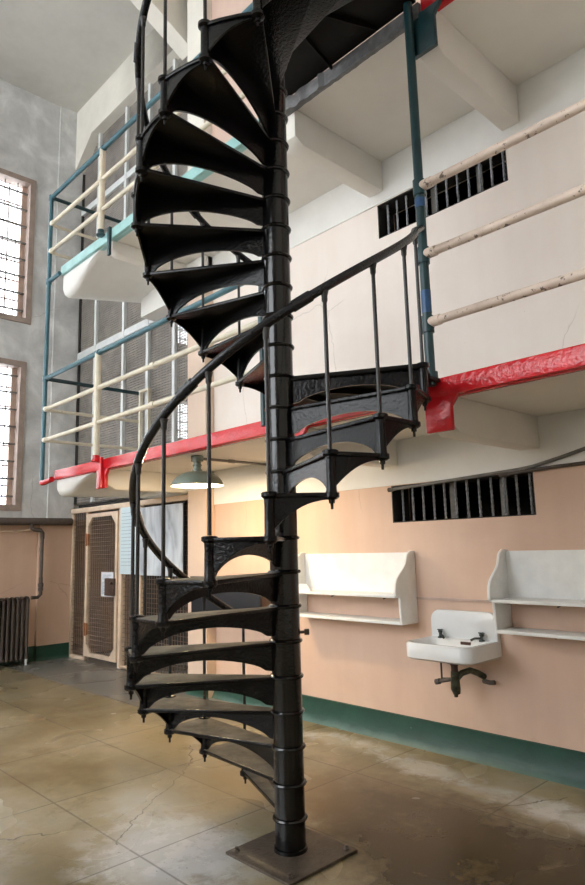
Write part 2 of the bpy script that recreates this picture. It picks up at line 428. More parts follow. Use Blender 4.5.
# haunched beam under the ceiling beside the screen
struct(MB().prism([(-6.42, -9, CZ), (-6.42, -9, 8.5), (-6.42, 3.2, 8.5), (-6.42, 4.15, 8.0), (-6.42, 4.33, 7.9), (-6.42, 4.33, CZ)], (.24, 0, 0)).build('trim_8', M['cream']))
# unseen cell block wall opposite, its high opening shaped for the daylight
wall_with_holes('wall_front', M['pink_high'], 'y', -8.2, .2, LX, RX, 0, CZ, [(LX + .3, -1.0, 2.6, CZ - .3)])
sbox('wall_right', M['cream'], RX, -8.2, 0, RX + .2, 5.7, CZ)  # unseen end wall, closed to keep light off from the right

# windows
def steel_window(n, y0, y1, z0, z1, ny, nz, bars=True):
    w = struct(thing('window_%d' % n, 'tall steel window in the grey end wall', 'window'))
    for k in ('label', 'category'): del w[k]
    f = MB(); t = .085
    f.box(LX - .22, y0, z0, LX + .015, y0 + t, z1).box(LX - .22, y1 - t, z0, LX + .015, y1, z1)
    f.box(LX - .22, y0 + t, z0, LX + .015, y1 - t, z0 + t).box(LX - .22, y0 + t, z1 - t, LX + .015, y1 - t, z1)
    f.build('window_frame', M['wframe'], w)
    MB().box(LX - .19, y1 - t - .07, z0 + t, LX - .14, y1 - t, z1 - t).build('inner_jamb', M['wpink'], w)
    g = MB()
    for i in range(1, ny): 
        y = y0 + t + (y1 - y0 - 2 * t) * i / ny; g.box(LX - .20, y - .009, z0 + t, LX - .18, y + .009, z1 - t)
    for j in range(1, nz):
        z = z0 + t + (z1 - z0 - 2 * t) * j / nz; g.box(LX - .20, y0 + t, z - .011, LX - .18, y1 - t, z + .011)
    g.build('muntins', M['wframe'], w)
    MB().box(LX - .188, y0 + t, z0 + t, LX - .183, y1 - t, z1 - t).build('pane', M['glass'], w)
    if bars:
        h = MB()
        for i in range(1, 7):
            y = y0 + t + (y1 - y0 - 2 * t) * (i - .4) / 6.4; h.tube([(LX - .10, y, z0 + t), (LX - .10 + .0, y, z1 - t)], .009, 6)
        for j in range(1, 9):
            z = z0 + t + (z1 - z0 - 2 * t) * (j - .5) / 8; h.box(LX - .115, y0 + t, z - .012, LX - .085, y1 - t, z + .012)
        h.build('bar_grille', M['conduit'], w)
    return w
steel_window(1, *W1, 5, 7); steel_window(2, *W2, 5, 7)
steel_window(3, *W3, 4, 4, False); steel_window(10, *W4, 4, 4, False)
for k, yy in enumerate((-.6, -3.4)):
    steel_window(6 + 2 * k, yy, yy + 1.43, 5.06, 7.36, 5, 7, False); steel_window(7 + 2 * k, yy, yy + 1.43, 2.14, 4.33, 5, 7, False)

def barred_vent(n, V, count):
    x0, x1, z0, z1 = V
    w = struct(bpy.data.objects.new('window_%d' % n, None)); C.objects.link(w); w.location = ((x0 + x1) / 2, WY, z0)
    cx = (x0 + x1) / 2
    for i in range(count):
        x = x0 + (x1 - x0) * (i + .75) / (count + .25)
        # square bar twisted along its length
        rings = []; h = z1 - z0
        for k in range(25):
            z = h * k / 24; a = k * .55
            rings.append([(x - cx + .0105 * math.cos(a + q * PI / 2), .05 + .0105 * math.sin(a + q * PI / 2), z) for q in range(4)])
        MB().loops(rings).build('bar', M['bars'], w, ang=20)
    fl = MB()
    for fx in (.39, .74):
        x = x0 + (x1 - x0) * fx - cx; fl.box(x, .12, 0, x + .05, .135, z1 - z0)
    fl.build('inner_strap', M['conduit'], w)
    MB().box(x0 - cx, .0, -.0, x1 - cx, .22, .008).box(x0 - cx, 0, z1 - z0 - .008, x1 - cx, .22, z1 - z0).box(x0 - cx, 0, 0, x0 - cx + .008, .22, z1 - z0).box(x1 - cx - .008, 0, 0, x1 - cx, .22, z1 - z0).build('reveal', M['dark'], w)
barred_vent(4, V1, 12); barred_vent(5, V2, 12)

# ------------------------------------------------------------------ galleries
def gallery(level, name, label, edge_specs, beam_spec):
    x0 = -7.28
    t = thing(name, label, 'walkway', (x0, GY, level), 'gallery walkways')
    o = Vector((x0, GY, level))
    def bx(*a): return [a[0] - o.x, a[1] - o.y, a[2] - o.z, a[3] - o.x, a[4] - o.y, a[5] - o.z]
    MB().box(*bx(x0, GY + .005, level - .10, RX, WY - .014, level)).build('floor_slab', M['soffit'], t)
    for (a, b_, mat) in edge_specs:
        MB().box(*bx(a, GY - .03, level - .106, b_, GY + .004, level + .004)).box(*bx(a, GY + .004, level - .110, b_, GY + .055, level - .1005)).build('edge_band', M[mat], t, bev=.006)
    def endring(y, d):
        return [(0, y, -.095), (0, y, -d + .05), (.012, y, -d + .015), (.045, y, -d), (.2, y, -d), (.34, y, -.1 - (d - .1) * .86), (.52, y, -.1 - (d - .1) * .52), (.75, y, -.1 - (d - .1) * .2), (1.0, y, -.097), (1.0, y, -.095)]
    d0, d1 = (.30, .285) if level == G2 else (.385, .20)
    MB().loops([endring(.006, d0 - .07), endring(.03, d0 - .02), endring(.07, d0), endring(WY - .014 - GY, d1)]).build('end_haunch', M['whiteband'], t, ang=50)
    for (a, b_, depth, cap, capw) in beam_spec:
        prof = [(GY + .006, level - .1), (GY + .006, level - depth + .05), (GY + .10, level - depth), (WY - .014, level - depth), (WY - .014, level - .1)]
        bm_ = MB().prism([(a - o.x, y - o.y, z - o.z) for y, z in prof], (b_ - a, 0, 0)).build('beam', M['soffit'], t, bev=.008)
        if cap:
            q = [(a - .012, level - .10), (a - .012, level - depth + .012), (b_ + .012, level - depth + .012), (b_ + .012, level - .17), (b_ + .07, level - .10)]
            MB().prism([(x - o.x, GY - .028 - o.y, z - o.z) for x, z in q], (0, .034, 0)).build('beam_cap', M[cap], bm_, bev=.006)
    return t
LB = [(-6.235, -6.07, .31, 'red', 0), (-3.36, -3.20, .31, 'red', 0), (-2.14, -1.99, .32, 'red', 0), (-.92, -.77, .32, 'red', 0), (.3, .45, .32, 'red', 0), (1.5, 1.65, .32, 'red', 0), (2.7, 2.85, .32, 'red', 0)]
lower = gallery(G2, 'gallery_walkway', 'lower concrete gallery walkway with a glossy red painted edge', [(-7.28, -6.10, 'red'), (-6.10, RX, 'red')], LB)
UB = [(-6.19, -6.05, .24, None, 0), (-3.36, -3.20, .38, None, 0), (-2.07, -1.925, .40, 'teal', 0), (-.85, -.7, .4, None, 0), (.37, .52, .4, None, 0), (1.6, 1.75, .4, None, 0)]
upper = gallery(G3, 'gallery_walkway', 'upper concrete gallery walkway with a mint green edge at left', [(-7.28, -3.40, 'mint'), (-2.0, RX, 'red')], UB)
# broken grey slab edge beneath the top landing
b = MB(); n = 40; pts = []
rings = []
for i in range(n + 1):
    x = -3.40 + (3.40 - 2.02) * i / n
    z = G3 - .135 + rnd.uniform(-.004, .004); zt = G3 - .023 - (rnd.uniform(0, .015) if i < 16 else .0)
    yy = GY - .03 - (rnd.uniform(0, .03) if i < 16 else 0)
    rings.append([(x + 7.28, yy - GY, z - G3), (x + 7.28, GY + .004 - GY, z - G3), (x + 7.28, .004, zt - G3), (x + 7.28, yy - GY, zt - G3)])
b.loops(rings).build('edge_band', M['lug'], upper)

# ------------------------------------------------------------------ pipe railings
def pipe(path, r, name, mat, parent, o, n=14, collars=()):
    b = MB().tube([tuple(Vector(p) - o) for p in path], r, n)
    for p, d, rr, ln in collars:
        d = Vector(d).normalized(); p = Vector(p) - o
        b.tube([p - d * ln / 2, p + d * ln / 2], rr, n)
    return b.build(name, M[mat], parent)
PY = 3.12
# left railing: both levels share the tall corner post
t = thing('pipe_railing', 'two-storey cream pipe railing with blue-green top rails at left gallery end', 'railing', (-7.55, PY, 2.35)); o = t.location.copy()
pipe([(-7.55, PY, 2.36), (-7.55, PY, 6.0)], .026, 'corner_post', 'blue', t, o, collars=[((-7.55, PY, z), (0, 0, 1), .034, .07) for z in (3.61, 5.97, 4.85)])
pipe([(-7.55, PY, 2.345), (-7.49, PY, 2.34), (-7.27, PY, 2.36)], .032, 'post_bracket', 'red', t, o)
pipe([(-7.55, PY, 4.85), (-7.24, PY, 4.86)], .026, 'post_bracket', 'blue', t, o)
for lv, edge in ((G2, 'red'), (G3, 'blue')):
    zt, zm, zl = lv + 1.15, lv + .765, lv + .39
    if lv == G3: zt, zm, zl = lv + 1.02, lv + .65, lv + .28
    end = -3.55 if lv == G2 else -3.45
    pipe([(-7.55, PY, zt), (end, PY, zt)], .026, 'top_rail', 'blue', t, o, collars=[((x, PY, zt), (1, 0, 0), .034, .08) for x in (-6.2,)])
    pipe([(-7.55, PY, zm), (end, PY, zm)], .024, 'middle_rail', 'cream_rail', t, o, collars=[((x, PY, zm), (1, 0, 0), .032, .07) for x in (-7.48, -6.2, -5.1)])
    pipe([(-7.55, PY, zl), (end, PY, zl)], .024, 'lower_rail', 'cream_rail', t, o, collars=[((x, PY, zl), (1, 0, 0), .032, .07) for x in (-7.48, -6.2, -5.1)])
    # returns towards the mesh screen
    pipe([(-7.55, PY, zt), (-7.55, 4.42, zt)], .024, 'return_rail', 'teal', t, o)
    pipe([(-7.55, PY, zm), (-7.55, 4.42, zm)], .02, 'return_rail', 'cream_rail', t, o)
    pipe([(-7.55, PY, zl), (-7.55, 4.42, zl)], .02, 'return_rail', 'cream_rail', t, o)
    pipe([(-7.55, 4.42, lv - .0), (-7.55, 4.42, zt + .05)], .022, 'end_post', 'cream_rail', t, o)
    p = pipe([(-6.2, PY, lv + .0), (-6.2, PY, zt)], .034, 'post', 'cream_rail', t, o, collars=[((-6.2, PY, z), (0, 0, 1), .04, .06) for z in (zm, zl)])
    e = MB().lathe([(.05, 0), (.05, .015), (.036, .03), (.036, .07)], (-6.2 + 7.55, 0, lv - .02 - 2.35), 16)
    bx_ = -6.14 if lv == G2 else -6.06
    e.box(bx_ + 7.55, -.0, lv - .30 - 2.35, bx_ + .05 + 7.55, .03, lv + .02 - 2.35).build('post_foot', M['red' if lv == G2 else 'teal'], t, bev=.004)
    pipe([(end, PY, lv - .05), (end, PY, zt)], .026, 'post', 'teal', t, o, collars=[((end, PY, z), (0, 0, 1), .034, .06) for z in (zm, zl)])
# right railing
t = thing('pipe_railing', 'worn pinkish three-bar pipe railing with dark teal post beside stair landing', 'railing', (-2.075, PY, 2.43)); o = t.location.copy()
pipe([(-2.075, PY, 2.42), (-2.075, PY, 6.0)], .029, 'post', 'teal', t, o, collars=[((-2.075, PY, z), (0, 0, 1), .038, .10) for z in (3.66, 3.22, 2.79)] + [((-2.075, PY, 2.47), (0, 0, 1), .042, .06)])
MB().lathe([(.0325, 0), (.0325, .06)], (0, 0, 3.53 - 2.43), 16).build('paint_patch', M['brightblue'], t)
MB().lathe([(.0305, 0), (.0305, .14)], (0, 0, 2.86 - 2.43), 16).build('paint_patch', M['brightblue'], t)
for z, nm in ((3.665, 'top_rail'), (3.225, 'middle_rail'), (2.80, 'lower_rail')):
    pipe([(-2.04, PY, z), (3.2, PY, z)], .0265, nm, 'pink_rail', t, o, collars=[((-2.02, PY, z), (1, 0, 0), .032, .07)])
for x in (.4, 2.6):
    pipe([(x, PY, 2.46), (x, PY, 3.665)], .029, 'post', 'pink_rail', t, o)
for z in (5.24, 5.6, 5.97):
    pipe([(-2.04, PY, z), (3.2, PY, z)], .026, 'upper_rail', 'pink_rail', t, o)

# ------------------------------------------------------------------ spiral staircase
AX = Vector((-2.6055, 2.411, 0)); RR = .796; ST = 19.5; RISE = .1786
ZC = {0: .010, 1: .165, 2: .330, 3: .505, 4: .678}
def Z(k): return ZC.get(k, -.0405 + RISE * k)
def A(k): return 157.2 + ST * (k - 2) if k <= 14 else 157.05 + 19.45 * (k - 16)
stair = thing('spiral_staircase', 'black cast-iron spiral staircase winding round a tall pole up to both galleries', 'staircase', (AX.x, AX.y, 0))

base = MB().prism([(-.235, -.235, 0), (.235, -.235, 0), (.235, .235, 0), (-.235, .235, 0)], (0, 0, .014)).build('base_plate', M['rust'], stair, bev=.003)
base.location = (.012, -.008, 0)
for sx, sy in ((1, 1), (1, -1), (-1, 1), (-1, -1)):
    bo = MB().lathe([(.016, 0), (.016, .008), (.009, .009), (.009, .02)], (0, 0, 0), 6).build('bolt', M['iron'], base); bo.location = (.195 * sx, .195 * sy, .014)
pl = MB()
pl.lathe([(.086, .014), (.084, .03), (.072, .036), (.071, .05), (.071, 7.2)], (0, 0, 0), 36, cap0=True, cap1=True)
pole = pl.build('center_pole', M['pole'], stair)
kb = MB().tube([(.06, 0, 0), (.115, 0, 0)], .008, 10).tube([(.10, 0, 0), (.125, 0, 0)], .016, 12).build('set_screw', M['iron'], pole)
kb.location = (0, 0, 1.07); kb.rotation_euler = (0, 0, R(52))

def tread_profile(ang, outer=RR + .022):
    """plan of one tread: hub arc, front edge with nosing, outer edge, rear edge"""
    a = R(ang); pts = []
    n = Vector((0, 1)); 
    pts += [(.066, -.022), (outer - .02, -.028), (outer, -.012)]
    k = max(2, int(ang / 5))
    e = .022
    for i in range(1, k):
        q = a * i / k; r_ = outer - .006 * math.sin(PI * i / k); pts.append((r_ * math.cos(q), r_ * math.sin(q)))
    def rot(x, y): return (x * math.cos(a) - y * math.sin(a), x * math.sin(a) + y * math.cos(a))
    pts += [rot(outer, .012), rot(outer - .02, .024), rot(.066, .02)]
    pts.append((.06 * math.cos(a / 2), .06 * math.sin(a / 2)))
    return pts

def make_tread(ang, rise=RISE):
    th = .02
    b = MB().prism([(x, y, -th) for x, y in tread_profile(ang)], (0, 0, th), 0, 1)
    tr = b.build('tread', [M['black'], M['tread']], stair, bev=.004)
    # riser with an arched opening, under the front edge
    x0, x1 = .066, RR - .012; zb = -rise + .004; N = 22
    lower_ = []
    for i in range(N + 1):
        s = i / N; x = x0 + .045 + (x1 - .02 - x0 - .045) * s
        h = (max(0, 1 - abs(2 * s - 1) ** 2.0)) ** .70
        zz0 = zb + .028 * (1 - s)
        lower_.append((x, 0, zz0 + (-.080 - zz0) * h))
    cols = [(x0, zb + .022)] + [(x, z) for x, y, z in lower_] + [(x1, zb)]
    b = MB(); W_ = []
    for x, z in cols:
        W_.append([b.bm.verts.new(p) for p in ((x, -.007, z), (x, .007, z), (x, .007, -th + .002), (x, -.007, -th + .002))])
    for p, q in zip(W_, W_[1:]):
        for m_ in range(4): b.face([p[m_], p[(m_ + 1) % 4], q[(m_ + 1) % 4], q[m_]])
    b.face(list(reversed(W_[0]))); b.face(W_[-1])
    b.build('riser', M['black'], tr)
    # concave web under the outer edge
    b = MB(); K = 16; a = R(ang)
    prof = []
    for i in range(K + 1):
        s = i / K
        prof.append((s, -th - .010 - (rise - th - .016) * (1 - s) ** 2.2))
    for (s0, d0), (s1, d1) in zip(prof, prof[1:]):
        vs = []
        for s, d in ((s0, d0), (s1, d1)):
            q = a * s
            for r_ in (RR - .006, RR + .006): vs.append(((r_ * math.cos(q), r_ * math.sin(q), d), (r_ * math.cos(q), r_ * math.sin(q), -th + .002)))
        w = [[b.bm.verts.new(p) for p in pr] for pr in vs]
        (a0, a1), (b0, b1), (c0, c1), (d0_, d1_) = w
        b.face([a0, a1, c1, c0]); b.face([b0, d0_, d1_, b1]); b.face([a0, c0, d0_, b0]); b.face([a1, b1, d1_, c1])
        if s0 == 0: b.face([a0, b0, b1, a1])
        if s1 == 1: b.face([c0, c1, d1_, d0_])
    b.build('side_web', M['black'], tr)
    # hollow post at the outer front corner with flanges and a bolt below
    b = MB().lathe([(.026, -rise + .0), (.0235, -rise + .012), (.0225, -.05), (.024, -.022), (.036, -.012), (.036, .004), (.028, .008)], (RR, 0, 0), 18)
    b.build('corner_sleeve', M['black'], tr)
    b = MB().lathe([(.006, -rise - .072), (.007, -rise - .048), (.013, -rise - .046), (.014, -rise - .032), (.022, -rise - .030), (.034, -rise - .021), (.034, -rise - .001)], (RR, 0, 0), 12)
    b.build('corner_bolt', M['black'], tr)
    b = MB().torus((0, 0, .0), .078, .0125, 30, 8, .9).lathe([(.0775, -rise + .01), (.0775, -.005)], (0, 0, 0), 30)
    b.build('hub_collar', M['pole'], tr)
    return tr

proto = make_tread(ST)
first = True
rods = []
for k in list(range(1, 14)) + list(range(15, 28)):
    tr = proto if first else dup(proto, stair)
    first = False
    tr.location = (0, 0, Z(k)); tr.rotation_euler = (0, 0, R(A(k)))

# landings at the two gallery levels
def landing(k, lv):
    th = .022; a0, a1 = R(A(k)), R(A(k) + 106.5)
    e = MB()
    gx0, gx1 = -3.36 - AX.x, -2.10 - AX.x; gy = GY - .032 - AX.y
    p0 = (RR * math.cos(a0) + .02, RR * math.sin(a0) - .012)
    p1 = (RR * math.cos(a1) - .02, RR * math.sin(a1))
    pts = [(.07 * math.cos(a0) + .01, .07 * math.sin(a0) - .024), (p0[0], p0[1] - .018), (p0[0] + .012, p0[1]), (-2.03 - AX.x, gy - .1), (-2.03 - AX.x, gy), (gx0 - .03, gy), p1, (.07 * math.cos(a1) - .015, .07 * math.sin(a1) - .0)]
    ln = e.prism([(x, y, -th) for x, y in pts], (0, 0, th), 0, 1).build('landing_plate', [M['dark_iron'], M['tread']], stair, bev=.003)
    ln.location = (0, 0, Z(k))
    # riser, sleeve, collar copied off the ordinary tread but turned with the landing
    for ch in proto.children:
        if ch.name.split('.')[0] in ('riser', 'corner_sleeve', 'corner_bolt', 'hub_collar'):
            c = ch.copy(); C.objects.link(c); c.parent = ln; c.rotation_euler = (0, 0, a0)
    # stiffening ribs beneath
    for q in (A(k) + 38, A(k) + 72):
        c_, s_ = math.cos(R(q)), math.sin(R(q)); L_ = min(.76 / max(s_, .3), .76)
        rb = MB()
        rb.prism([(.07 * c_ - .006 * s_, .07 * s_ + .006 * c_, -th - .05), (L_ * c_ - .006 * s_, L_ * s_ + .006 * c_, -th - .03), (L_ * c_ - .006 * s_, L_ * s_ + .006 * c_, -th), (.07 * c_ - .006 * s_, .07 * s_ + .006 * c_, -th)], (.012 * s_, -.012 * c_, 0))
        rb.build('stiffening_rib', M['dark_iron'], ln)
landing(14, G2); landing(28, G3)

def zr(a_k):                      # handrail height over the helix, as a function of step number
    k0 = int(math.floor(a_k)); f = a_k - k0
    z0, z1 = -.0405 + RISE * k0, -.0405 + RISE * (k0 + 1)
    return z0 + (z1 - z0) * f + .752
def hpt(k, r=RR):
    a = R(157.2 + ST * (k - 2)) if k <= 14.6 else R(157.05 + 19.45 * (k - 16))
    return Vector((r * math.cos(a), r * math.sin(a), zr(k)))
# balusters
def rod(k):
    bb = MB().tube([(0, 0, .01), (0, 0, .70)], .0095, 10).lathe([(.0095, .68), (.014, .69), (.014, .71), (.02, .735)], (0, 0, 0), 12)
    return bb
rproto = None
for k in list(range(2, 15)) + list(range(15, 29)):
    if rproto is None: r_ = rproto = rod(k).build('baluster', M['rod'], stair)
    else: r_ = dup(rproto, stair)
    a = R(A(k)); r_.location = (RR * math.cos(a), RR * math.sin(a), Z(k))
# handrails
def rail(path, name):
    b = MB().tube(path, .0215, 14)
    return b
path = [hpt(1.95 + i * .125) for i in range(int(12.25 / .125) + 1)]
post = Vector((-2.075 - AX.x, PY - AX.y, 3.40))
last = path[-1]
path += [last + (post - last) * s + Vector((.0, 0, .0)) for s in (.35, .7, 1.0)]
b = MB().tube(path, .0215, 14)
for k in (5.5, 8.55, 10.6):
    p = hpt(k); q = hpt(k + .12); d = (q - p).normalized(); b.tube([p - d * .05, p + d * .05], .027, 14)
b.build('handrail', M['rail'], stair)
post2 = Vector((-3.55 - AX.x, PY - AX.y, 3.42))
path = [post2, post2 + (hpt(15.2) - post2) * .5] + [hpt(15.2 + i * .125) for i in range(int(12.9 / .125) + 1)]
post3 = Vector((-2.075 - AX.x, PY - AX.y, 5.86)); last = path[-1]
path += [last + (post3 - last) * s for s in (.5, 1.0)]
b = MB().tube(path, .0215, 14)
for k in (17.3, 20.4, 23.5):
    p = hpt(k); q = hpt(k + .12); d = (q - p).normalized(); b.tube([p - d * .05, p + d * .05], .027, 14)
b.build('handrail', M['rail'], stair)

# ------------------------------------------------------------------ mesh cage at floor level
t = thing('wire_mesh_partition', 'tan framed wire mesh partition under the lower gallery with a mesh gate', 'partition', (-8.0, SY, 0)); o = t.location.copy()
def L(*a): return [a[0] - o.x, a[1] - o.y, a[2] - o.z, a[3] - o.x, a[4] - o.y, a[5] - o.z]
XE = -6.22
fr = MB()
fr.box(*L(LX + .065, SY - .03, 0, LX + .09, SY + .03, 2.1)).box(*L(-9.05, SY - .03, 0, -9.01, SY + .03, 2.1)).box(*L(-8.075, SY - .03, 0, -7.985, SY + .03, 2.1))
fr.box(*L(-7.545, SY - .025, 0, -7.505, SY + .025, 2.1)).box(*L(XE - .06, SY - .03, 0, XE, SY + .03, 2.1))
fr.box(*L(LX + .09, SY - .03, 0, -9.05, SY + .03, .045)).box(*L(-7.985, SY - .03, 0, XE - .06, SY + .03, .045))
fr.build('frame', M['tan'], t, bev=.004)
MB().box(*L(LX + .065, SY - .06, 2.1, XE, SY + .04, 2.17)).build('head_beam', M['tan'], t, bev=.006)
def mesh_panel(x0, x1, z0, z1, sx, sz, th, y, mat, name, parent, oo):
    b = MB(); nx = int((x1 - x0) / sx); nz = int((z1 - z0) / sz)
    for i in range(1, nx):
        x = x0 + (x1 - x0) * i / nx; b.box(x - th / 2 - oo.x, y - th / 2 - oo.y, z0 - oo.z, x + th / 2 - oo.x, y + th / 2 - oo.y, z1 - oo.z)
    for j in range(1, nz):
        z = z0 + (z1 - z0) * j / nz; b.box(x0 - oo.x, y - th - oo.y, z - th / 2 - oo.z, x1 - oo.x, y - oo.y, z + th / 2 - oo.z)
    return b.build(name, M[mat], parent)
for (a, c) in ((LX + .09, -9.05), (-7.985, -7.545), (-7.505, XE - .06)):
    mesh_panel(a, c, .045, 2.1, .058, .058, .0055, SY, 'wire', 'mesh_panel', t, o)
# dark backing and cover, added to keep the space behind the cage in shade
sbox('wall_cage_shade', M['dark'], LX, 5.5, 0, -6.1, 5.55, 2.3)
sbox('trim_cage_shade', M['dark'], LX, SY + .1, 2.2, -6.1, 5.55, 2.24)
# gate
d = MB(); gx0, gx1, gz0, gz1 = -9.005, -8.085, .07, 2.07; w = .055
d.box(*L(gx0, SY - .045, gz0, gx0 + w, SY - .005, gz1)).box(*L(gx1 - w, SY - .045, gz0, gx1, SY - .005, gz1))
d.box(*L(gx0 + w, SY - .045, gz0, gx1 - w, SY - .005, gz0 + w)).box(*L(gx0 + w, SY - .045, gz1 - w, gx1 - w, SY - .005, gz1))
for cx, cz, sx, sz in ((gx0 + w, gz0 + w, 1, 1), (gx1 - w, gz0 + w, -1, 1), (gx0 + w, gz1 - w, 1, -1), (gx1 - w, gz1 - w, -1, -1)):
    d.prism([(cx - o.x, -.045, cz), (cx + .12 * sx - o.x, -.045, cz), (cx - o.x, -.045, cz + .12 * sz)], (0, .03, 0))
gate = d.build('gate', M['tan'], t)
mesh_panel(gx0 + w, gx1 - w, gz0 + w, gz1 - w, .058, .058, .0055, SY - .01, 'wire', 'gate_mesh', gate, o)
for z in (.36, 1.62):
    MB().box(*L(-9.0, SY - .055, z, -8.93, SY - .03, z + .16)).tube([tuple(Vector((-8.965, SY - .06, z - .01)) - o), tuple(Vector((-8.965, SY - .06, z + .17)) - o)], .014, 10).build('hinge', paint('rusty_hinge', (.40, .17, .08), .6, .3, 20), gate)
MB().box(*L(-8.35, SY - .085, .93, -8.11, SY - .046, 1.16)).tube([tuple(Vector((-8.13, SY - .09, 1.1)) - o), tuple(Vector((-8.13, SY - .12, 1.1)) - o)], .02, 12).build('lock_box', M['lock'], gate, bev=.003)

# paper notice on the gate
sg = thing('paper_notice', 'white printed notice on the mesh gate behind its brown lock box', 'notice', (-8.36, SY - .035, 1.08))
MB().box(-.17, -.004, -.17, .17, 0, .16).build('sheet', M['paper'], sg)
b = MB()
for i in range(6): b.box(-.14, -.006, .12 - i * .012, -.14 + rnd.uniform(.14, .26), -.0042, .125 - i * .012)
for i in range(12): b.box(-.155, -.006, .02 - i * .014, -.155 + rnd.uniform(.05, .12), -.0042, .026 - i * .014)
b.build('print_lines', M['ink'], sg)
# exhibit board: pale text sheet and a blurred grey print
ib = thing('information_panel', 'tall pale blue text panel on the mesh right of the gate', 'panel', (-7.8, SY - .05, 1.22))
MB().box(-.185, -.008, 0, .245, .008, .90).build('sheet', M['sheet'], ib)
b = MB()
for i in range(16): b.box(-.15, -.0105, .80 - i * .046, rnd.uniform(.10, .20), -.0085, .806 - i * .046)
b.build('print_lines', M['ink'], ib)
pp = thing('photo_panel', 'large grey blurred photo panel hung on the mesh beside the pale text', 'panel', (-7.02, SY - .05, 1.21))
MB().box(-.52, -.008, 0, .52, .008, .86).build('print', M['print'], pp)
MB().box(-.54, -.004, -.012, -.52, .01, .87).box(.52, -.004, -.012, .54, .01, .87).build('edging', M['board'], pp)

# tall mesh screen above
t = thing('mesh_screen', 'tall grey wire mesh screen with white steel bars filling the end opening', 'screen', (-7.9, SY + .04, 2.25)); o = t.location.copy()
sy = SY + .04
# mesh clipped to the chamfered outline
def ztop(x):
    if x < -9.0: return 7.80 + (x + 9.53) / .53 * .40
    if x > -6.62: return 8.2 - (x + 6.62) / .32 * .25
    return 8.2
mm = MB(); stp = .036; th = .0105
x = -9.53 + stp
while x < -6.31:
    mm.box(x - th / 2 - o.x, -th / 2, 0, x + th / 2 - o.x, th / 2, ztop(x) - o.z); x += stp
z = 2.25 + stp
while z < 8.2:
    xa, xb = -9.53, -6.30
    if z > 7.80: xa = -9.53 + (z - 7.80) / .40 * .53
    if z > 7.95: xb = -6.30 - (z - 7.95) / .25 * .32
    mm.box(xa - o.x, -th, z - th / 2 - o.z, xb - o.x, 0, z + th / 2 - o.z); z += stp
mm.build('wire_mesh', M['screen_wire'], t)
for x in (-8.94, -8.08, -7.42, -6.78):
    MB().box(x - .03 - o.x, -.055, 0, x + .03 - o.x, -.012, ztop(x) - o.z).build('mullion', M['steel'], t)
for z in (4.60, 7.05):
    MB().box(-9.53 - o.x, -.05, z - .05 - o.z, -6.3 - o.x, -.013, z + .05 - o.z).build('crossbar', M['steel'], t)
MB().box(-9.53 - o.x, -.04, 0, -9.50 - o.x, .02, 7.75 - o.z).build('side_frame', M['dark'], t)
MB().box(-6.34 - o.x, -.04, 0, -6.3 - o.x, .02, 7.9 - o.z).build('side_frame', M['dark'], t)
# small gate frame at the lower gallery's end
g = thing('gate_frame', 'small cream pipe gate frame at the far end of lower gallery', 'gate', (-7.45, 4.38, G2))
MB().box(-.03, -.02, -.05, .0, .02, 1.17).box(0, -.02, 1.14, .2, .02, 1.17).box(.18, -.02, -.05, .2, .02, 1.14).build('frame', M['cream_rail'], g)

# ------------------------------------------------------------------ board on the wall behind the stair
bd = thing('slate_board', 'dark slate board propped low on the pink wall behind the stair', 'board', (-5.33, 4.10, .86))
MB().box(-.56, -.012, 0, .56, .02, .36).build('panel', M['board'], bd, bev=.003)
MB().box(-.575, -.014, -.015, .575, .03, 0).box(-.575, -.014, .36, .575, .03, .375).build('edging', M['iron'], bd)
MB().box(-.3, .021, .1, -.26, .046, .2).box(.3, .021, .1, .34, .166, .2).build('wall_hook', M['iron'], bd)

# ------------------------------------------------------------------ pendant lamp and its conduit
lp = thing('pendant_lamp', 'grey-green enamel dome lamp hanging below the lower gallery', 'lamp', (-4.80, 3.40, 2.06))
sh = MB().lathe([(.232, .028), (.236, .022), (.236, .030), (.222, .066), (.195, .100), (.15, .130), (.095, .148), (.05, .156)], (0, 0, 0), 40, cap0=False)
sh.build('shade', M['lampgreen'], lp)
MB().lathe([(.2325, .026), (.218, .062), (.190, .096), (.146, .125), (.09, .142), (.03, .147)], (0, 0, 0), 40, cap0=False).build('shade_lining', M['lampwhite'], lp)
MB().lathe([(.045, .15), (.045, .17), (.034, .175), (.034, .20), (.042, .205), (.042, .215), (.034, .22), (.034, .24), (.056, .245), (.058, .29), (.05, .297)], (0, 0, 0), 24).build('neck', M['lampgreen'], lp)
MB().lathe([(.004, .032), (.022, .04), (.032, .06), (.03, .085), (.018, .11), (.016, .137)], (0, 0, 0), 20).build('bulb', M['bulb'], lp)
cd = thing('conduit', 'thin grey conduit running from the dome lamp back to the wall', 'pipe', (-4.80, 3.46, 2.335))
MB().tube([(0, 0, 0), (0, .4, 0), (0, .79, .0)], .013, 10).build('tube', M['conduit'], cd)
MB().tube([(0, .3, 0), (0, .37, 0)], .018, 10).build('coupling', M['conduit'], cd)
# conduits across the lower vent
cd = thing('conduit', 'grey conduit pair crossing the top of the lower barred vent', 'pipe', (-3.3, WY - .013, 1.96))
MB().tube([(.03, -.01, 0), (1.15, -.01, .05), (1.25, -.012, .06), (1.45, -.012, .10), (1.75, -.012, .17), (2.3, -.012, .20), (7.5, -.012, .2)], .013, 10).build('upper_tube', M['conduit'], cd)
MB().tube([(1.02, -.012, .025), (1.4, -.012, .042), (2.2, -.012, .05), (7.5, -.012, .05)], .013, 10).build('lower_tube', M['iron'], cd)
MB().tube([(.0, -.01, -.001), (.05, -.01, .0)], .019, 10).build('clamp', M['iron'], cd)
MB().tube([(1.0, -.010, .024), (1.07, -.010, .028)], .020, 10).build('clamp', M['iron'], cd)

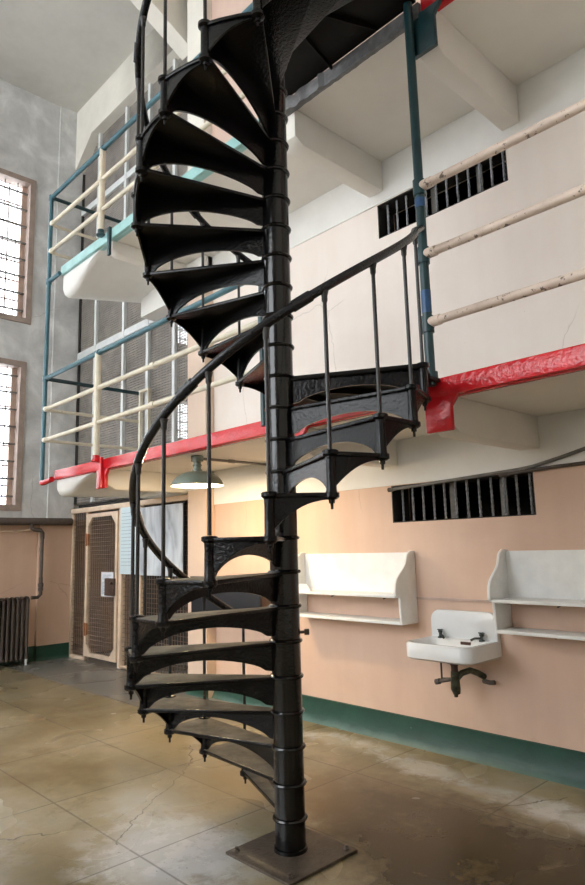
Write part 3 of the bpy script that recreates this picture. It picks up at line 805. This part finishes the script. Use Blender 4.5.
# ------------------------------------------------------------------ wall shelves
def shelf(x0, label):
    W = 1.24; t = thing('wall_shelf', label, 'shelf', (x0, WY, .911), 'white wall shelves'); th = .022
    def side(x, flip):
        prof = [(0, .0), (-.205, .0), (-.215, .205), (-.245, .21), (-.27, .222), (-.27, .26), (-.262, .31), (-.24, .35), (-.20, .385), (-.155, .42), (-.125, .455), (-.112, .49), (-.10, .52), (-.08, .537), (-.05, .552), (0, .552)]
        return MB().prism([(x, y - .002, z) for y, z in prof], (th, 0, 0)).build('side_panel', M['white'], t, bev=.003)
    side(0, 0); side(W - th, 1)
    MB().box(th, -.022, .225, W - th, -.004, .54).build('back_panel', M['white'], t)
    MB().box(th, -.26, .203, W - th, -.004, .225).build('upper_board', M['white'], t, bev=.003)
    MB().box(th, -.212, .0, W - th, -.004, .022).build('lower_board', M['white'], t, bev=.003)
    for x in (.38, .95):
        MB().tube([(x, -.03, .203), (x, -.03, .18), (x, -.06, .175)], .006, 8).build('hook', M['iron'], t)
        MB().tube([(x - .05, -.02, -.0), (x - .05, -.02, -.035)], .007, 8).build('peg', M['wframe'], t)
    return t
shelf(-4.33, 'white wooden wall shelf between the stair pole and the sink')
shelf(-2.325, 'white wooden wall shelf right of the sink at the photo edge')
nb = MB().prism([(-4.27, 4.018, 1.136), (-4.02, 4.018, 1.136), (-4.03, 4.018, 1.160), (-4.06, 4.018, 1.195), (-4.15, 4.018, 1.200), (-4.157, 4.018, 1.175), (-4.17, 4.018, 1.175), (-4.177, 4.018, 1.200), (-4.27, 4.018, 1.200)], (0, .02, 0)).build('notched_board', M['white'])
tag(nb, 'small notched white board standing on the left wall shelf', 'board')
wr = MB().box(-3.085, WY - .016, 1.09, -2.33, WY, 1.108).build('wooden_batten', M['wpink'])
tag(wr, 'thin tan batten on the wall between the two white shelves', 'batten')

# ------------------------------------------------------------------ sink
sk = thing('wall_sink', 'white porcelain wall sink with a tall backsplash on the pink wall', 'sink', (-2.67, WY, .715))
def rrect(x0, x1, y0, y1, rf, rb, z, n=6):
    pts = []
    for (cx, cy, r, a) in ((x1 - rf, y0 + rf, rf, -90), (x1 - rb, y1 - rb, rb, 0), (x0 + rb, y1 - rb, rb, 90), (x0 + rf, y0 + rf, rf, 180)):
        for i in range(n + 1):
            q = R(a + 90 * i / n); pts.append((cx + r * math.cos(q), cy + r * math.sin(q), z))
    return pts
w2 = .275
rings = [rrect(-w2 + .02, w2 - .02, -.40, -.003, .08, .01, .0), rrect(-w2, w2, -.425, -.003, .09, .01, .015), rrect(-w2, w2, -.425, -.003, .09, .01, .105), rrect(-w2 + .01, w2 - .01, -.415, -.003, .085, .01, .116),
         rrect(-w2 + .035, w2 - .035, -.39, -.10, .07, .05, .114), rrect(-w2 + .05, w2 - .05, -.375, -.115, .065, .05, .10), rrect(-w2 + .09, w2 - .09, -.34, -.14, .06, .05, .035), rrect(-.05, .05, -.28, -.20, .03, .03, .024)]
MB().loops(rings, True, True).build('basin', M['porcelain'], sk, ang=50)
bs = []
for i in range(9): 
    q = R(180 - 90 * i / 8); bs.append((-w2 + .075 + .075 * math.cos(q), .235 + .075 * math.sin(q)))
for i in range(9):
    q = R(90 - 90 * i / 8); bs.append((w2 - .075 + .075 * math.cos(q), .235 + .075 * math.sin(q)))
bs = [(-w2, .09)] + bs + [(w2, .09)]
MB().prism([(x, -.05, z) for x, z in bs], (0, .047, 0)).build('backsplash', M['porcelain'], sk, bev=.012)
for sx in (-.17, .17):
    fc = MB().lathe([(.022, 0), (.02, .010), (.012, .015), (.011, .036), (.017, .04), (.017, .052), (.009, .056)], (sx, -.085, .112), 14)
    fc.tube([(sx, -.085, .135), (sx + (.04 if sx < 0 else -.04), -.115, .134), (sx + (.06 if sx < 0 else -.06), -.135, .122)], .008, 10)
    fa = fc.build('faucet', M['chrome'], sk)
    MB().box(sx - .024, -.09, .166, sx + .024, -.08, .175).box(sx - .005, -.109, .166, sx + .005, -.061, .175).build('tap_handle', M['chrome'], fa, bev=.003)
MB().lathe([(.03, .0245), (.03, .028), (.012, .029)], (0, -.24, 0), 16).build('drain', M['grime'], sk)
MB().box(.02, -.123, .085, .10, -.112, .105).build('overflow_slot', M['grime'], sk)
tp = MB().lathe([(.05, -.005), (.05, -.03), (.03, -.035), (.024, -.05), (.024, -.09)], (.02, -.22, 0), 16)
tp.build('drain_flange', M['grime'], sk)
MB().tube([(.02, -.22, -.085), (.02, -.22, -.20), (.025, -.215, -.235)], [.028, .034, .024], 14).tube([(.02, -.21, -.14), (.045, -.17, -.10), (.08, -.12, -.085), (.11, -.06, -.11), (.12, -.004, -.14)], .022, 12).tube([(.02, -.22, -.235), (.02, -.22, -.255)], .014, 8).build('trap', M['brass'], sk)
MB().tube([(-.15, -.13, .0), (-.15, -.13, -.17)], .007, 8).tube([(-.15, -.13, -.17), (-.15, -.004, -.19)], .012, 10).tube([(-.165, -.135, -.185), (-.02, -.135, -.15)], .013, 10).tube([(-.165, -.135, -.185), (-.20, -.135, -.195)], .02, 10).build('supply_valve', M['iron'], sk)
MB().tube([(.12, -.01, -.17), (.19, -.05, -.165), (.225, -.05, -.16)], .016, 10).build('waste_pipe', M['iron'], sk)

# ------------------------------------------------------------------ radiator and steam pipes at the end wall
rx = LX + .19
rd = thing('radiator', 'dark brown cast-iron column radiator against the end wall', 'radiator', (rx, 3.0, 0))
NS = 17; sp = .0665
sec = MB()
for dx in (-.06, .06):
    sec.tube([(dx, 0, .09), (dx, 0, .14), (dx, 0, .84), (dx, 0, .885)], [.026, .021, .021, .026], 10)
sec.tube([(-.06, 0, .885), (-.03, 0, .905), (.03, 0, .905), (.06, 0, .885)], .026, 10).tube([(-.075, 0, .10), (.075, 0, .10)], .028, 10)
first = None
for i in range(NS):
    y = 3.755 - 3.0 - .035 - i * sp
    if first is None:
        first = sec.build('section', M['radiator'], rd); first.location = (0, y, 0)
    else: dup(first, rd, (0, y, 0))
y1 = .72; y0 = y1 - (NS - 1) * sp
MB().tube([(0, y0 - .02, .885), (0, y1 + .02, .885)], .02, 10).tube([(0, y0 - .02, .10), (0, y1 + .02, .10)], .02, 10).build('connecting_tube', M['radiator'], rd)
for y in (y0, y1):
    for dx in (-.06, .06):
        lg = MB().tube([(dx, y, .085), (dx, y, .02), (dx * 1.1, y, .0)], [.024, .014, .02], 10).build('leg', M['steel'] if (y == y1 and dx > 0) else M['radiator'], rd)
sp_ = thing('steam_pipe', 'dark vertical pipe with elbows dropping to the radiator', 'pipe', (LX + .16, 3.93, .88))
MB().tube([(.0, -.13, .02), (0, -.04, .02), (0, .0, .06), (0, .0, .30)], .026, 12).build('lower_elbow', M['iron'], sp_)
MB().tube([(0, 0, .12), (0, 0, .93)], .022, 12).build('riser_pipe', M['iron'], sp_)
MB().lathe([(.022, .1), (.036, .115), (.036, .15), (.028, .16), (.038, .17), (.038, .21), (.022, .225)], (0, 0, 0), 14).build('union', M['iron'], sp_)
MB().tube([(0, 0, .85), (0, 0, .93), (0, -.03, .975), (0, -.12, .985), (0, -.155, 1.0), (0, -.16, 1.06)], .03, 12).build('upper_elbow', M['iron'], sp_)
hp = thing('steam_pipe', 'thick dark horizontal pipe along the ledge of the end wall', 'pipe', (LX + .14, 3.0, 1.98))
MB().tube([(0, -7, 0), (0, 1.38, 0)], .055, 14).build('tube', M['iron'], hp)
MB().box(-.135, -7, -.02, -.03, 1.4, .03).build('ledge', M['iron'], hp)
tw = MB().tube([(LX + .012, 1.0, 1.84), (LX + .012, 3.6, 1.84), (LX + .10, 3.80, 1.87)], .012, 8).build('wire_conduit', M['tan'])
tag(tw, 'thin pinkish conduit on the salmon wall below the thick pipe', 'pipe')

# ------------------------------------------------------------------ light
w = bpy.data.worlds.new('daylight'); bpy.context.scene.world = w; w.use_nodes = True
nt = w.node_tree; bg = nt.nodes['Background']
bg.inputs['Color'].default_value = (.93, .97, 1.0, 1); bg.inputs['Strength'].default_value = 4.0
def light(kind, name, loc, energy, col, **kw):
    l = bpy.data.lights.new(name, kind); l.energy = energy; l.color = col
    for k, v in kw.items(): setattr(l, k, v)
    o = bpy.data.objects.new(name, l); C.objects.link(o); o.location = loc
    return o
light('POINT', 'lamp_light', (-4.80, 3.40, 2.05), 26, (1, .76, .45), shadow_soft_size=.04)

# ------------------------------------------------------------------ camera
F = 646.68; pitch, roll, yaw = R(9.1468), R(-1.54709), R(136.1916)
fw = Vector((math.cos(yaw) * math.cos(pitch), math.sin(yaw) * math.cos(pitch), math.sin(pitch)))
r_ = Vector((math.sin(yaw), -math.cos(yaw), 0)); u = r_.cross(fw)
r2 = math.cos(roll) * r_ + math.sin(roll) * u; u2 = -math.sin(roll) * r_ + math.cos(roll) * u
cam = bpy.data.cameras.new('camera'); co = bpy.data.objects.new('camera', cam); C.objects.link(co)
cam.sensor_fit = 'HORIZONTAL'; cam.sensor_width = 36; cam.lens = F * 36 / 585; cam.clip_start = .05
mw = Matrix((r2, u2, -fw)).transposed().to_4x4(); mw.translation = (0, 0, EYE)
co.matrix_world = mw
sc = bpy.context.scene
sc.camera = co
sc.view_settings.view_transform = 'Standard'; sc.view_settings.look = 'None'
sc.view_settings.gamma = 1; sc.view_settings.use_curve_mapping = False
sc.view_settings.exposure = 0.85
